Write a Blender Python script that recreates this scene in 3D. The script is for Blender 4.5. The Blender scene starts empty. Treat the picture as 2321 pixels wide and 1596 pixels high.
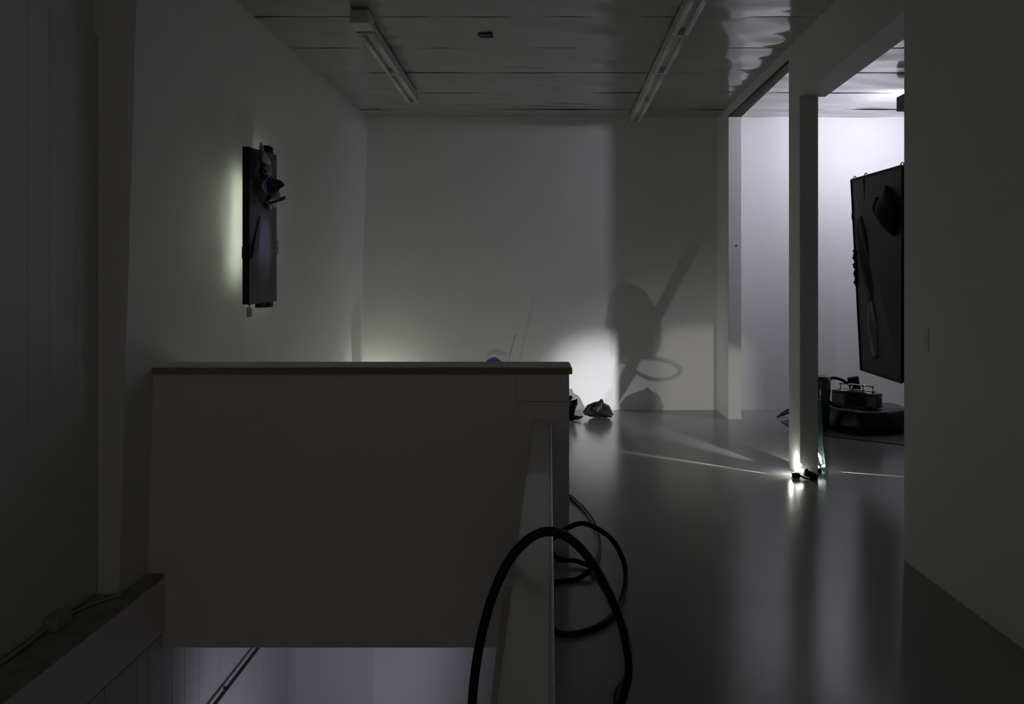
import bpy, bmesh, math, random
from mathutils import Vector, Matrix, noise

random.seed(7)
sc = bpy.context.scene
C = sc.collection

# ------------------------------------------------------------------ camera
F, CX, CY, H = 1760.0, 1216.0, 652.0, 1.5      # focal length, vanishing point (px), eye height (m)
W_IMG, H_IMG = 2321.0, 1596.0
cam = bpy.data.cameras.new('camera')
cam.sensor_width = 36.0
cam.lens = 36.0 * F / W_IMG
cam.shift_x = (W_IMG / 2 - CX) / W_IMG
cam.shift_y = (CY - H_IMG / 2) / W_IMG
cam.clip_start = 0.05
camo = bpy.data.objects.new('camera', cam)
camo.location = (0, 0, H)
camo.rotation_euler = (math.radians(90), 0, 0)
C.objects.link(camo)
sc.camera = camo

# ------------------------------------------------------------------ world, exposure
w = bpy.data.worlds.new('world')
sc.world = w
w.use_nodes = True
bg = w.node_tree.nodes['Background']
bg.inputs[0].default_value = (1.0, 0.965, 0.90, 1)
bg.inputs[1].default_value = 0.003
sc.view_settings.view_transform = 'Standard'
sc.view_settings.look = 'None'
sc.view_settings.exposure = 0.0
sc.view_settings.gamma = 1.0
sc.view_settings.use_curve_mapping = False

# ------------------------------------------------------------------ lamps
def light(name, kind, loc, energy, col, aim=None, radius=0.02, angle=None, blend=0.5, size=None):
    l = bpy.data.lights.new(name, kind)
    l.energy = energy
    l.color = col
    if kind in ('POINT', 'SPOT'):
        l.shadow_soft_size = radius
    if kind == 'SPOT':
        l.spot_size = math.radians(angle)
        l.spot_blend = blend
    if kind == 'AREA':
        l.shape = 'RECTANGLE'
        l.size, l.size_y = size
    o = bpy.data.objects.new(name, l)
    o.location = loc
    if aim is not None:
        d = Vector(aim) - Vector(loc)
        o.rotation_euler = d.to_track_quat('-Z', 'Y').to_euler()
    C.objects.link(o)
    return o

LAV = (0.86, 0.84, 1.0)
LAV2 = (0.80, 0.80, 1.0)
WARM = (1.0, 0.98, 0.86)
GREEN = (0.93, 1.0, 0.82)
# flood lamp under the ceiling of the second room, facing its end wall
light('flood_light', 'SPOT', (3.95, 7.97, 3.40), 114, LAV, aim=(3.55, 9.5, 3.15), radius=0.08, angle=165, blend=0.6)
# headlamp in front of the column, its beam cut by the column's corner
light('torch_light', 'SPOT', (2.1135, 6.10, 0.086), 430, (0.95, 0.95, 1.0), aim=(0.80, 9.5, 0.30), radius=0.0008, angle=23, blend=1.0)
# added fill light, set in an invented doorway behind the camera
light('rear_fill_light', 'AREA', (-0.5, -2.42, 1.25), 6.2, (1.0, 0.965, 0.90), aim=(-0.5, 0, 1.25), size=(2.2, 2.3))
# small spot in the second room trained on the wall panel
light('spot_light', 'SPOT', (2.75, 5.40, 2.62), 110, (0.74, 0.74, 1.0), aim=(-1.95, 5.58, 2.0), radius=0.01, angle=11, blend=1.0)
# torches on the floor
light('torch_light', 'SPOT', (1.990, 6.165, 0.016), 90, (1.0, 1.0, 0.82), aim=(1.50, 6.53, -0.004), radius=0.003, angle=8, blend=0.7)
light('torch_light', 'POINT', (2.045, 6.235, 0.09), 1.05, WARM, radius=0.008)
light('torch_light', 'SPOT', (1.98, 6.18, 0.030), 420, (1.0, 1.0, 0.80), aim=(0.746, 7.14, -0.004), radius=0.004, angle=5.0, blend=0.7)
light('torch_light', 'SPOT', (2.272, 6.30, 0.09), 42, WARM, aim=(2.0, 9.5, -0.02), radius=0.006, angle=40, blend=0.32)
light('torch_light', 'POINT', (2.272, 6.29, 0.075), 0.35, (0.85, 1.0, 0.92), radius=0.006)
light('torch_light', 'SPOT', (2.32, 6.375, 0.016), 120, (1.0, 1.0, 0.85), aim=(2.85, 6.18, -0.004), radius=0.003, angle=7, blend=0.7)
light('torch_light', 'POINT', (-0.65, 7.40, 0.12), 5.0, (0.98, 0.97, 0.92), radius=0.005)
light('torch_light', 'SPOT', (-0.65, 7.40, 0.12), 42, (0.94, 0.93, 1.0), aim=(1.45, 9.5, 0.10), radius=0.005, angle=66, blend=1.0)
light('torch_light', 'POINT', (0.12, 8.95, 0.12), 1.6, (1.0, 1.0, 0.90), radius=0.01)
light('torch_light', 'POINT', (-1.93, 9.15, 0.16), 7.0, GREEN, radius=0.012)
# lamp in the lower storey under the stairs
light('stair_light', 'SPOT', (-1.05, 4.95, -1.75), 10.5, (0.80, 0.79, 1.0), aim=(-2.1, 6.0, -1.5), radius=0.06, angle=150, blend=0.6)

# ------------------------------------------------------------------ materials
def mat(name, col, rough=0.6, metal=0.0, var=0.06, scale=6.0, bump=0.0, bscale=40.0, spec=0.5, coat=0.0,
        emit=None, estr=0.0, trans=0.0, ior=1.45, vscale=(1, 1, 1)):
    m = bpy.data.materials.new(name)
    m.use_nodes = True
    nt = m.node_tree
    b = nt.nodes['Principled BSDF']
    b.inputs['Roughness'].default_value = rough
    b.inputs['Metallic'].default_value = metal
    b.inputs['Specular IOR Level'].default_value = spec
    b.inputs['IOR'].default_value = ior
    b.inputs['Coat Weight'].default_value = coat
    b.inputs['Transmission Weight'].default_value = trans
    tc = nt.nodes.new('ShaderNodeTexCoord')
    mp = nt.nodes.new('ShaderNodeMapping')
    mp.inputs['Scale'].default_value = vscale
    nt.links.new(tc.outputs['Object'], mp.inputs['Vector'])
    n = nt.nodes.new('ShaderNodeTexNoise')
    n.inputs['Scale'].default_value = scale
    n.inputs['Detail'].default_value = 6
    nt.links.new(mp.outputs['Vector'], n.inputs['Vector'])
    r = nt.nodes.new('ShaderNodeValToRGB')
    r.color_ramp.elements[0].position = 0.3
    r.color_ramp.elements[1].position = 0.7
    r.color_ramp.elements[0].color = [c * (1 - var) for c in col] + [1]
    r.color_ramp.elements[1].color = [min(1, c * (1 + var)) for c in col] + [1]
    nt.links.new(n.outputs['Fac'], r.inputs['Fac'])
    nt.links.new(r.outputs['Color'], b.inputs['Base Color'])
    if bump:
        n2 = nt.nodes.new('ShaderNodeTexNoise')
        n2.inputs['Scale'].default_value = bscale
        n2.inputs['Detail'].default_value = 5
        nt.links.new(mp.outputs['Vector'], n2.inputs['Vector'])
        bp = nt.nodes.new('ShaderNodeBump')
        bp.inputs['Strength'].default_value = bump
        bp.inputs['Distance'].default_value = 0.02
        nt.links.new(n2.outputs['Fac'], bp.inputs['Height'])
        nt.links.new(bp.outputs['Normal'], b.inputs['Normal'])
    if emit:
        b.inputs['Emission Color'].default_value = (*emit, 1)
        b.inputs['Emission Strength'].default_value = estr
    return m

M = {}
M['wall'] = mat('wall_paint', (0.74, 0.735, 0.72), 0.65, var=0.02, scale=3, bump=0.05, bscale=90)
M['board'] = mat('board_paint', (0.66, 0.655, 0.64), 0.6, var=0.03, scale=5, bump=0.05, bscale=60)
M['half'] = mat('half_wall_paint', (0.74, 0.72, 0.70), 0.6, var=0.02, scale=3, bump=0.05, bscale=80)
M['gloss'] = mat('guard_gloss', (0.74, 0.725, 0.70), 0.22, var=0.02, scale=4, coat=0.3)
M['dark_ledge'] = mat('ledge_dirt', (0.34, 0.33, 0.29), 0.8, var=0.25, scale=9)
M['ceiling'] = mat('ceiling_back', (0.25, 0.25, 0.24), 0.8)
M['foil'] = mat('ceiling_foil', (0.47, 0.47, 0.46), 0.13, metal=0.35, var=0.03, scale=2, bump=0.10, bscale=5, spec=0.6, vscale=(1, 1, 1))
M['brown'] = mat('raw_beam', (0.085, 0.055, 0.025), 0.8, var=0.3, scale=14, vscale=(1, 0.15, 1))
M['wood'] = mat('cap_wood', (0.30, 0.235, 0.11), 0.55, var=0.25, scale=10, vscale=(0.12, 1, 1))
M['cap'] = mat('cap_face', (0.60, 0.58, 0.52), 0.5, var=0.12, scale=8, vscale=(0.15, 1, 1))
M['tube'] = mat('lamp_tube', (0.78, 0.78, 0.76), 0.25, var=0.01)
M['batten'] = mat('batten_enamel', (0.60, 0.60, 0.58), 0.4, var=0.02)
M['black'] = mat('black_gloss', (0.007, 0.006, 0.010), 0.30, var=0.3, scale=8, coat=0.1, spec=0.35, bump=0.06, bscale=25)
M['dull'] = mat('black_satin', (0.008, 0.008, 0.009), 0.5, var=0.4, scale=4, spec=0.25)
M['leaf'] = mat('black_leather', (0.010, 0.010, 0.011), 0.45, var=0.25, scale=9, spec=0.25, bump=0.08, bscale=30)
M['petal'] = mat('violet_gloss', (0.15, 0.145, 0.27), 0.26, var=0.45, scale=12, coat=0.4)
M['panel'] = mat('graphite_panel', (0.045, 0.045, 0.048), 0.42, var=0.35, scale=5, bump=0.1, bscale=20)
M['violet_mid'] = mat('violet_mid_panel', (0.045, 0.045, 0.048), 0.42, var=0.35, scale=5, bump=0.1, bscale=20)  # panel colour that turns violet in a ragged patch at the middle
nt = M['violet_mid'].node_tree
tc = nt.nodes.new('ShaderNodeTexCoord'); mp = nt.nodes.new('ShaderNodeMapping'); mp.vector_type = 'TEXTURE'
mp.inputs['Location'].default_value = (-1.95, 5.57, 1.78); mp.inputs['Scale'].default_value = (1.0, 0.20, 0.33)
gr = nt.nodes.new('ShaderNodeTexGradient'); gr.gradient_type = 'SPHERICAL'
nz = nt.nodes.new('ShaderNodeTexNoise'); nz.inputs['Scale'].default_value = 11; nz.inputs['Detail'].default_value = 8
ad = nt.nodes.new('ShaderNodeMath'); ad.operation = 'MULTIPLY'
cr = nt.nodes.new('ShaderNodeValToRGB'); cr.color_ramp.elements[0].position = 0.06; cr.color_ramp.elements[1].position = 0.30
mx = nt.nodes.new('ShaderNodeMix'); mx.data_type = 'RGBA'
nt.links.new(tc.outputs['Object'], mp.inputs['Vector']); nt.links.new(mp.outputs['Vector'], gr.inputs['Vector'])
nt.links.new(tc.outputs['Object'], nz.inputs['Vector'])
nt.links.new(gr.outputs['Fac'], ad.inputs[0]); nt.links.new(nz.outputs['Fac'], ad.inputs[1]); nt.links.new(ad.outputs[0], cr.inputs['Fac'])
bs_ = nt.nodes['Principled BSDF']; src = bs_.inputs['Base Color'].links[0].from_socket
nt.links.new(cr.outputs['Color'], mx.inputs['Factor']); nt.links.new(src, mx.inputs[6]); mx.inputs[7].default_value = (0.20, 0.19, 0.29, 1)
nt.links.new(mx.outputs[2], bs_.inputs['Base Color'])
M['side'] = mat('black_foam', (0.007, 0.006, 0.006), 0.75, var=0.4, scale=60, bump=0.4, bscale=120)
M['rubber'] = mat('hose_rubber', (0.012, 0.008, 0.009), 0.55, var=0.15, spec=0.25)
M['chrome'] = mat('chrome', (0.75, 0.75, 0.76), 0.12, metal=1.0, var=0.02)
M['bead'] = mat('glint_metal', (0.85, 0.85, 0.86), 0.38, metal=0.7, var=0.15, scale=40)
M['steel'] = mat('dark_steel', (0.10, 0.10, 0.11), 0.35, metal=0.8, var=0.1)
M['mat'] = mat('floor_mat', (0.055, 0.053, 0.058), 0.5, var=0.2, scale=8)
M['tank'] = mat('smoked_tank', (0.035, 0.04, 0.042), 0.15, var=0.2, coat=0.5)
M['blue'] = mat('blue_gloss', (0.16, 0.25, 0.42), 0.3, var=0.15)
M['white'] = mat('white_rod', (0.82, 0.82, 0.78), 0.4, var=0.02)
M['tape'] = mat('dark_tape', (0.03, 0.03, 0.03), 0.6, var=0.1)
M['lens'] = mat('torch_lens', (1, 1, 1), 0.2, var=0, emit=(1.0, 1.0, 0.93), estr=14)
M['strip'] = mat('light_strip', (1, 1, 1), 0.3, var=0, emit=(0.92, 1.0, 0.80), estr=9.5)
M['plastic'] = mat('switch_plastic', (0.66, 0.65, 0.63), 0.4, var=0.01)
M['conduit'] = mat('conduit', (0.40, 0.39, 0.34), 0.5, var=0.1)
M['handrail'] = mat('handrail_dark', (0.03, 0.028, 0.03), 0.5, var=0.1)

# glass with a green body
g = bpy.data.materials.new('green_glass'); g.use_nodes = True
b = g.node_tree.nodes['Principled BSDF']
b.inputs['Base Color'].default_value = (0.72, 0.97, 0.84, 1)
b.inputs['Roughness'].default_value = 0.02
b.inputs['Transmission Weight'].default_value = 1.0
b.inputs['IOR'].default_value = 1.5
M['glass'] = g
ge = mat('glass_edge', (0.16, 0.75, 0.42), 0.15, var=0.05, trans=0.35)
M['glass_edge'] = ge

# painted concrete floor: grey, glossy, scuffed
fm = mat('floor_paint', (0.31, 0.31, 0.312), 0.3, var=0.05, scale=1.6, bump=0.03, bscale=1.2, spec=0.5)
nt = fm.node_tree
b = nt.nodes['Principled BSDF']
tc = nt.nodes.new('ShaderNodeTexCoord')
ns = nt.nodes.new('ShaderNodeTexNoise'); ns.inputs['Scale'].default_value = 5; ns.inputs['Detail'].default_value = 8
nt.links.new(tc.outputs['Object'], ns.inputs['Vector'])
mr = nt.nodes.new('ShaderNodeMapRange')
mr.inputs['To Min'].default_value = 0.15; mr.inputs['To Max'].default_value = 0.22
nt.links.new(ns.outputs['Fac'], mr.inputs['Value'])
nt.links.new(mr.outputs['Result'], b.inputs['Roughness'])
M['floor'] = fm

# ------------------------------------------------------------------ mesh helpers
def P(px, py, Y):
    return Vector(((px - CX) * Y / F, Y, H - (py - CY) * Y / F))

def PX(px, py, X):
    return P(px, py, X * F / (px - CX))

def obj(name, bm, m, parent=None, smooth=False):
    me = bpy.data.meshes.new(name)
    bmesh.ops.recalc_face_normals(bm, faces=bm.faces)
    bm.to_mesh(me); bm.free()
    if smooth:
        for p in me.polygons:
            p.use_smooth = True
    me.materials.append(M[m] if isinstance(m, str) else m)
    o = bpy.data.objects.new(name, me)
    C.objects.link(o)
    if parent is not None:
        o.parent = parent
        o.matrix_parent_inverse = Matrix.Translation(-Vector(parent.location)) if parent.type == 'EMPTY' else Matrix.Identity(4)
    return o

def struct(name, bm, m, label, parent=None, smooth=False):
    o = obj(name, bm, m, parent, smooth)
    if parent is None:
        o['kind'] = 'structure'; o['label'] = label
    return o

def tag(o, label, cat, group=None):
    o['label'] = label; o['category'] = cat
    if group: o['group'] = group
    return o

def thing(name, label, cat, loc, group=None):
    o = bpy.data.objects.new(name, None)
    o.empty_display_size = 0.1
    o.location = loc
    C.objects.link(o)
    return tag(o, label, cat, group)

def hexa(bm, pts):
    """8 points: 4 bottom (ccw) then 4 top"""
    v = [bm.verts.new(p) for p in pts]
    for f in ((0, 3, 2, 1), (4, 5, 6, 7), (0, 1, 5, 4), (1, 2, 6, 5), (2, 3, 7, 6), (3, 0, 4, 7)):
        bm.faces.new([v[i] for i in f])
    return v

def box(x0, x1, y0, y1, z0, z1, bev=0.0, seg=2, bm=None):
    own = bm is None
    if own: bm = bmesh.new()
    hexa(bm, [(x0, y0, z0), (x1, y0, z0), (x1, y1, z0), (x0, y1, z0), (x0, y0, z1), (x1, y0, z1), (x1, y1, z1), (x0, y1, z1)])
    if bev and own:
        bmesh.ops.bevel(bm, geom=bm.edges[:], offset=bev, segments=seg, affect='EDGES', profile=0.5)
    return bm

def obox(c, sx, sy, sz, rot=None, bev=0.0, seg=2):
    bm = box(-sx / 2, sx / 2, -sy / 2, sy / 2, -sz / 2, sz / 2, bev, seg)
    mtx = Matrix.Translation(Vector(c)) @ (rot.to_matrix().to_4x4() if rot else Matrix.Identity(4))
    bmesh.ops.transform(bm, matrix=mtx, verts=bm.verts)
    return bm

def prism(poly, z0, z1, bev=0.0, seg=2):
    bm = bmesh.new()
    a = [bm.verts.new((x, y, z0)) for x, y in poly]
    t = [bm.verts.new((x, y, z1)) for x, y in poly]
    n = len(poly)
    bm.faces.new(a[::-1]); bm.faces.new(t)
    for i in range(n):
        bm.faces.new((a[i], a[(i + 1) % n], t[(i + 1) % n], t[i]))
    if bev:
        bmesh.ops.bevel(bm, geom=bm.edges[:], offset=bev, segments=seg, affect='EDGES', profile=0.5)
    return bm

def catmull(pts, n=10):
    pts = [Vector(p) for p in pts]
    q = [pts[0] * 2 - pts[1]] + pts + [pts[-1] * 2 - pts[-2]]
    out = []
    for i in range(1, len(q) - 2):
        a, b_, c, d = q[i - 1], q[i], q[i + 1], q[i + 2]
        for k in range(n):
            t = k / n
            out.append(0.5 * ((2 * b_) + (c - a) * t + (2 * a - 5 * b_ + 4 * c - d) * t * t + (3 * b_ - a - 3 * c + d) * t ** 3))
    out.append(pts[-1])
    return out

def tube(path, r, sides=10, bm=None, caps=True):
    own = bm is None
    if own: bm = bmesh.new()
    rr = r if callable(r) else (lambda t: r)
    path = [Vector(p) for p in path]
    n = len(path)
    up = None
    rings = []
    for i, p in enumerate(path):
        d = (path[min(i + 1, n - 1)] - path[max(i - 1, 0)])
        if d.length < 1e-9: d = Vector((0, 0, 1))
        d.normalize()
        if up is None:
            up = d.orthogonal().normalized()
        up = (up - d * up.dot(d))
        if up.length < 1e-6: up = d.orthogonal()
        up.normalize()
        s = d.cross(up)
        R = rr(i / max(1, n - 1))
        rings.append([bm.verts.new(p + (up * math.cos(a) + s * math.sin(a)) * R) for a in (2 * math.pi * k / sides for k in range(sides))])
    for i in range(n - 1):
        for k in range(sides):
            bm.faces.new((rings[i][k], rings[i][(k + 1) % sides], rings[i + 1][(k + 1) % sides], rings[i + 1][k]))
    if caps:
        bm.faces.new(rings[0][::-1]); bm.faces.new(rings[-1])
    return bm

def leaf(p0, p1, p2, wv, widths, cup=0.3, thick=0.006, nu=18, nv=8, twist=0.0):
    """a curved petal: quadratic axis p0-p1-p2, width vector wv, width profile, cupped across"""
    p0, p1, p2, wv = Vector(p0), Vector(p1), Vector(p2), Vector(wv).normalized()
    bm = bmesh.new()
    top, bot = [], []
    for i in range(nu + 1):
        t = i / nu
        c = p0 * (1 - t) ** 2 + p1 * 2 * t * (1 - t) + p2 * t * t
        d = ((p1 - p0) * (1 - t) + (p2 - p1) * t).normalized()
        s = wv - d * wv.dot(d)
        if s.length < 1e-5: s = d.orthogonal()
        s.normalize()
        nrm = d.cross(s)
        if twist:
            q = Matrix.Rotation(twist * (t - 0.5), 3, d)
            s = q @ s; nrm = q @ nrm
        k = t * (len(widths) - 1); j = min(int(k), len(widths) - 2); f = k - j
        f = f * f * (3 - 2 * f)
        wd = widths[j] * (1 - f) + widths[j + 1] * f
        ra, rb = [], []
        for v in range(nv + 1):
            u = v / nv * 2 - 1
            off = s * (u * wd / 2) + nrm * (cup * wd * (u * u - 0.4)) + nrm * (0.06 * wd * math.sin(u * 4 + t * 7))
            ra.append(bm.verts.new(c + off + nrm * thick / 2))
            rb.append(bm.verts.new(c + off - nrm * thick / 2))
        top.append(ra); bot.append(rb)
    for i in range(nu):
        for v in range(nv):
            bm.faces.new((top[i][v], top[i][v + 1], top[i + 1][v + 1], top[i + 1][v]))
            bm.faces.new((bot[i][v], bot[i + 1][v], bot[i + 1][v + 1], bot[i][v + 1]))
        bm.faces.new((top[i][0], top[i + 1][0], bot[i + 1][0], bot[i][0]))
        bm.faces.new((top[i][nv], bot[i][nv], bot[i + 1][nv], top[i + 1][nv]))
    for e in (0, nu):
        for v in range(nv):
            bm.faces.new((top[e][v], bot[e][v], bot[e][v + 1], top[e][v + 1]))
    return bm

def ring(c, axis, R, r, sx=1.0, sz=1.0, n=24):
    """closed loop of wire around centre c in the plane normal to axis"""
    axis = Vector(axis).normalized()
    a = Vector((0, 0, 1)) if abs(axis.z) < 0.9 else Vector((1, 0, 0))
    u = axis.cross(a).normalized(); v = u.cross(axis)
    return tube([Vector(c) + u * (R * sx * math.cos(t)) + v * (R * sz * math.sin(t)) for t in (2 * math.pi * k / n for k in range(n + 1))], r, 8)

def cyl(p, q, r, sides=16, bm=None):
    return tube([p, q], r, sides, bm)

# ------------------------------------------------------------------ the shell
YB = 9.51                                       # end wall
def cz(y): return 3.34 + 0.0267 * y             # ceiling lining
def xp(y): return 2.02 + 0.036 * (y - 4.27)     # face of the partition to the second room
YH = 4.35                                       # front of the stair parapet

# floor slab: strip beside the stairwell, then the full room
bm = bmesh.new()
T = 0.30
box(-0.10, 5.3, -2.5, YH + 0.02, -T, 0, bm=bm)
box(-2.45, 5.3, YH + 0.02, YB + 0.1, -T, 0, bm=bm)
struct('floor', bm, 'floor', 'glossy grey painted concrete floor')

struct('wall_back', box(-2.6, 5.4, YB, YB + 0.15, -0.3, 3.9), 'wall', 'white painted end wall with shadows on it')

# main left wall, leaning a little; its free end faces the camera
def xl(z): return -2.175 + (z - 0.0) * 0.0295
bm = bmesh.new()
y0, y1 = 4.05, YB + 0.02
hexa(bm, [(xl(-.1), y0, -.1), (xl(-.1), y1, -.1), (-2.32, y1, -.1), (-2.32, y0, -.1),
          (xl(3.85), y0, 3.85), (xl(3.85), y1, 3.85), (-2.32, y1, 3.85), (-2.32, y0, 3.85)])
struct('wall_left', bm, 'wall', 'white left wall behind the glowing wall panel')

# near left wall: tall painted boards with the wall above set back
bm = box(-2.45, -2.302, -2.5, 4.06, -0.1, 2.80)
wb = struct('wall_left_near', bm, 'board', 'boarded near left wall beside the stairs')
yy = 4.045
k = 0
while yy > 0.2:
    wdt = 0.185 + 0.03 * math.sin(k * 2.1)
    obj('board', box(-2.302, -2.288, yy - wdt + 0.0015, yy, -0.085, 2.81, 0.002, 1), 'board', wb)
    yy -= wdt; k += 1
struct('wall_left_upper', box(-2.60, -2.306, -2.5, 4.06, 2.80, 3.9), 'wall', 'set-back wall strip above the boards')

# partition to the second room: near pier, header, column, far header, far pier
def pslab(name, ya, yb, z0, z1, th, m, label, dx=0.0, za=None):
    bm = bmesh.new()
    za = z1 if za is None else za
    hexa(bm, [(xp(ya) + dx, ya, z0), (xp(ya) + dx + th, ya, z0), (xp(yb) + dx + th, yb, z0), (xp(yb) + dx, yb, z0),
              (xp(ya) + dx, ya, za), (xp(ya) + dx + th, ya, za), (xp(yb) + dx + th, yb, z1), (xp(yb) + dx, yb, z1)])
    bmesh.ops.bevel(bm, geom=bm.edges[:], offset=0.004, segments=2, affect='EDGES')
    return struct(name, bm, m, label)
bm = bmesh.new()
hexa(bm, [(2.02, -2.5, -.05), (2.17, -2.5, -.05), (2.17, 4.27, -.05), (2.02, 4.27, -.05),
          (2.02, -2.5, 3.85), (2.17, -2.5, 3.85), (2.17, 4.27, 3.85), (2.02, 4.27, 3.85)])
bmesh.ops.bevel(bm, geom=bm.edges[:], offset=0.004, segments=2, affect='EDGES')
struct('wall_right', bm, 'wall', 'white right wall close to the stair landing')
pslab('wall_right_header', 4.265, 6.19, 3.02, 3.85, 0.215, 'wall', 'boxed beam over the near opening')
pslab('wall_right_far', 8.86, YB + 0.02, -0.05, 3.85, 0.15, 'wall', 'white pier beside the far opening', dx=0.003)
bm = bmesh.new()
ya, yb = 6.17, 8.87
hexa(bm, [(xp(ya), ya, 3.38), (xp(ya) + .15, ya, 3.45), (xp(yb) + .15, yb, 3.46), (xp(yb), yb, 3.46),
          (xp(ya), ya, 3.85), (xp(ya) + .15, ya, 3.85), (xp(yb) + .15, yb, 3.85), (xp(yb), yb, 3.85)])
hd = struct('wall_right_header_far', bm, 'wall', 'header over the far opening with a raw wooden underside')
bm = bmesh.new()
e = 0.006
hexa(bm, [(xp(ya) + .004, 6.45, 3.366), (xp(ya) + .15, 6.45, 3.43), (xp(yb) + .152, 8.862, 3.447), (xp(yb) + .004, 8.862, 3.447),
          (xp(ya) + .004, 6.45, 3.392), (xp(ya) + .15, 6.45, 3.452), (xp(yb) + .152, 8.862, 3.462), (xp(yb) + .004, 8.862, 3.462)])
o = obj('beam_board', bm, 'brown', hd); o['label'] = 'raw brown wooden underside of the header'

bm = bmesh.new()
hexa(bm, [(2.092, 6.16, 0), (2.236, 6.16, 0), (2.236, 6.455, 0), (2.098, 6.455, 0),
          (2.088, 6.16, 3.62), (2.236, 6.16, 3.62), (2.236, 6.455, 3.62), (2.096, 6.455, 3.62)])
bmesh.ops.bevel(bm, geom=bm.edges[:], offset=0.005, segments=2, affect='EDGES')
struct('wall_column', bm, 'wall', 'square white column between the two openings')

# second room
struct('wall_second_room_right', box(5.25, 5.4, 1.0, YB + 0.1, -0.2, 3.9), 'wall', 'far side wall of the second room')
struct('wall_second_room_near', box(2.17, 5.4, 1.0, 1.15, -0.2, 3.9), 'wall', 'near wall of the second room')

bm = bmesh.new()
box(-2.6, -1.65, -2.6, -2.5, -0.1, 3.6, bm=bm); box(0.65, 2.2, -2.6, -2.5, -0.1, 3.6, bm=bm); box(-1.65, 0.65, -2.6, -2.5, 2.45, 3.6, bm=bm)
struct('wall_rear', bm, 'wall', 'rear wall behind the camera, its doorway invented for the fill light')
# ceiling: dark backing with foil sheets, each its own piece, wrinkled and sagging
ceil = struct('ceiling', prism([(-2.7, -2.5), (5.4, -2.5), (5.4, YB + .1), (-2.7, YB + .1)], 0, 0.12), 'ceiling', 'sloping ceiling lined with wrinkled white foil sheets')
for v in ceil.data.vertices:
    v.co.z += cz(v.co.y) + 0.05
seams = [-2.45, -1.6, -0.78, 0.05, 0.88, 1.7, 2.5, 3.3, 4.08, 4.9, 5.71, 6.52, 7.36, 8.2, 9.07, 9.52]
for i in range(len(seams) - 1):
    a, b2 = seams[i], seams[i + 1]
    fine = a > 3.0
    nx, ny = (150, 14) if fine else (24, 3)
    bm = bmesh.new()
    grid = []
    for j in range(ny + 1):
        row = []
        t = j / ny
        y = a + (b2 + 0.014 - a) * t
        for k in range(nx + 1):
            x = -2.45 + 7.8 * k / nx
            big = noise.noise(Vector((x * 0.55, y * 1.1, i * 3.7)))
            diag = noise.noise(Vector(((x + y * 0.7) * 1.6, (y - x * 0.35) * 5.0, i * 1.3)))
            fl = noise.noise(Vector((x * 2.2, y * 7.0, i * 0.9)))
            sag = math.sin(math.pi * t)
            z = cz(y) - 0.010 * sag + 0.014 * big * sag + (0.013 * diag + 0.004 * fl) * (0.35 + sag)
            z += -(1 - t) ** 6 * (0.0032 + 0.012 * max(0.0, noise.noise(Vector((x * 1.1, i * 5.1, 0))) - 0.12))      # the near lip gapes here and there
            z -= 0.0015 * max(0.0, t - 0.9) * 10
            row.append(bm.verts.new((x, y + 0.004 * noise.noise(Vector((x * 3, i * 2.2, 7))), z)))
        grid.append(row)
    for j in range(ny):
        for k in range(nx):
            bm.faces.new((grid[j][k], grid[j][k + 1], grid[j + 1][k + 1], grid[j + 1][k]))
    obj('ceiling_sheet', bm, 'foil', ceil, smooth=True)

# tape patch on the ceiling
bm = bmesh.new()
for x0, x1, q0, q1 in ((-0.462, -0.352, 6.07, 6.13), (-0.45, -0.342, 6.12, 6.17)):
    box(x0, x1, q0, q1, cz(6.1) - 0.020, cz(6.1) - 0.012, bm=bm)
tag(obj('tape_patch', bm, 'tape'), 'small dark tape patch stuck to the foil ceiling', 'tape')

# ------------------------------------------------------------------ stair parapet, guard and stairwell
par = struct('wall_parapet', box(-2.20, 0.0, YH, YH + 0.28, -0.517, 1.015), 'half', 'white parapet wall closing the stairwell')
post = obj('end_post', box(-0.118, 0.183, YH - 0.006, YH + 0.285, 0.0, 1.015, 0.003, 1), 'half', par)
obj('post_panel', box(-0.112, 0.178, YH - 0.012, YH - 0.004, 0.865, 1.012, 0.002, 1), 'half', par)
obj('post_lip', box(-0.118, 0.182, YH - 0.020, YH - 0.004, 0.845, 0.862, 0.002, 1), 'half', par)
o = obj('post_patch', box(-0.006, 0.042, YH - 0.022, YH - 0.014, 0.868, 0.918, 0.001, 1), 'half', par)
cap = obj('cap', box(-2.205, 0.200, YH - 0.02, YH + 0.31, 1.016, 1.051, 0.004, 2), 'wood', par)
cap['label'] = 'wooden cap board along the parapet'
obj('cap_board', box(-2.205, 0.194, YH - 0.015, YH + 0.306, 1.0515, 1.0555, 0.001, 1), 'cap', cap)

# guard along the stairs, running from the post towards the camera
bm = bmesh.new()
xa0, xa1, ya = -0.017, 0.079, YH - 0.015
xb0, xb1, yb = -0.088, 0.016, 0.45
hexa(bm, [(xb0, yb, 0.70), (xb1, yb, 0.70), (xa1, ya, 0.70), (xa0, ya, 0.70), (xb0, yb, 0.76), (xb1, yb, 0.76), (xa1, ya, 0.76), (xa0, ya, 0.76)])
bmesh.ops.bevel(bm, geom=bm.edges[:], offset=0.009, segments=4, affect='EDGES')
gd = struct('wall_stair_guard', bm, 'gloss', 'low white stair guard with a rounded edge')
bm = bmesh.new()
hexa(bm, [(xb0 + .02, yb, -0.1), (xb1 - .015, yb, -0.1), (xa1 - .015, ya, -0.1), (xa0 + .02, ya, -0.1),
          (xb0 + .02, yb, 0.705), (xb1 - .015, yb, 0.705), (xa1 - .015, ya, 0.705), (xa0 + .02, ya, 0.705)])
obj('guard_panel', bm, 'half', gd)
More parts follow.
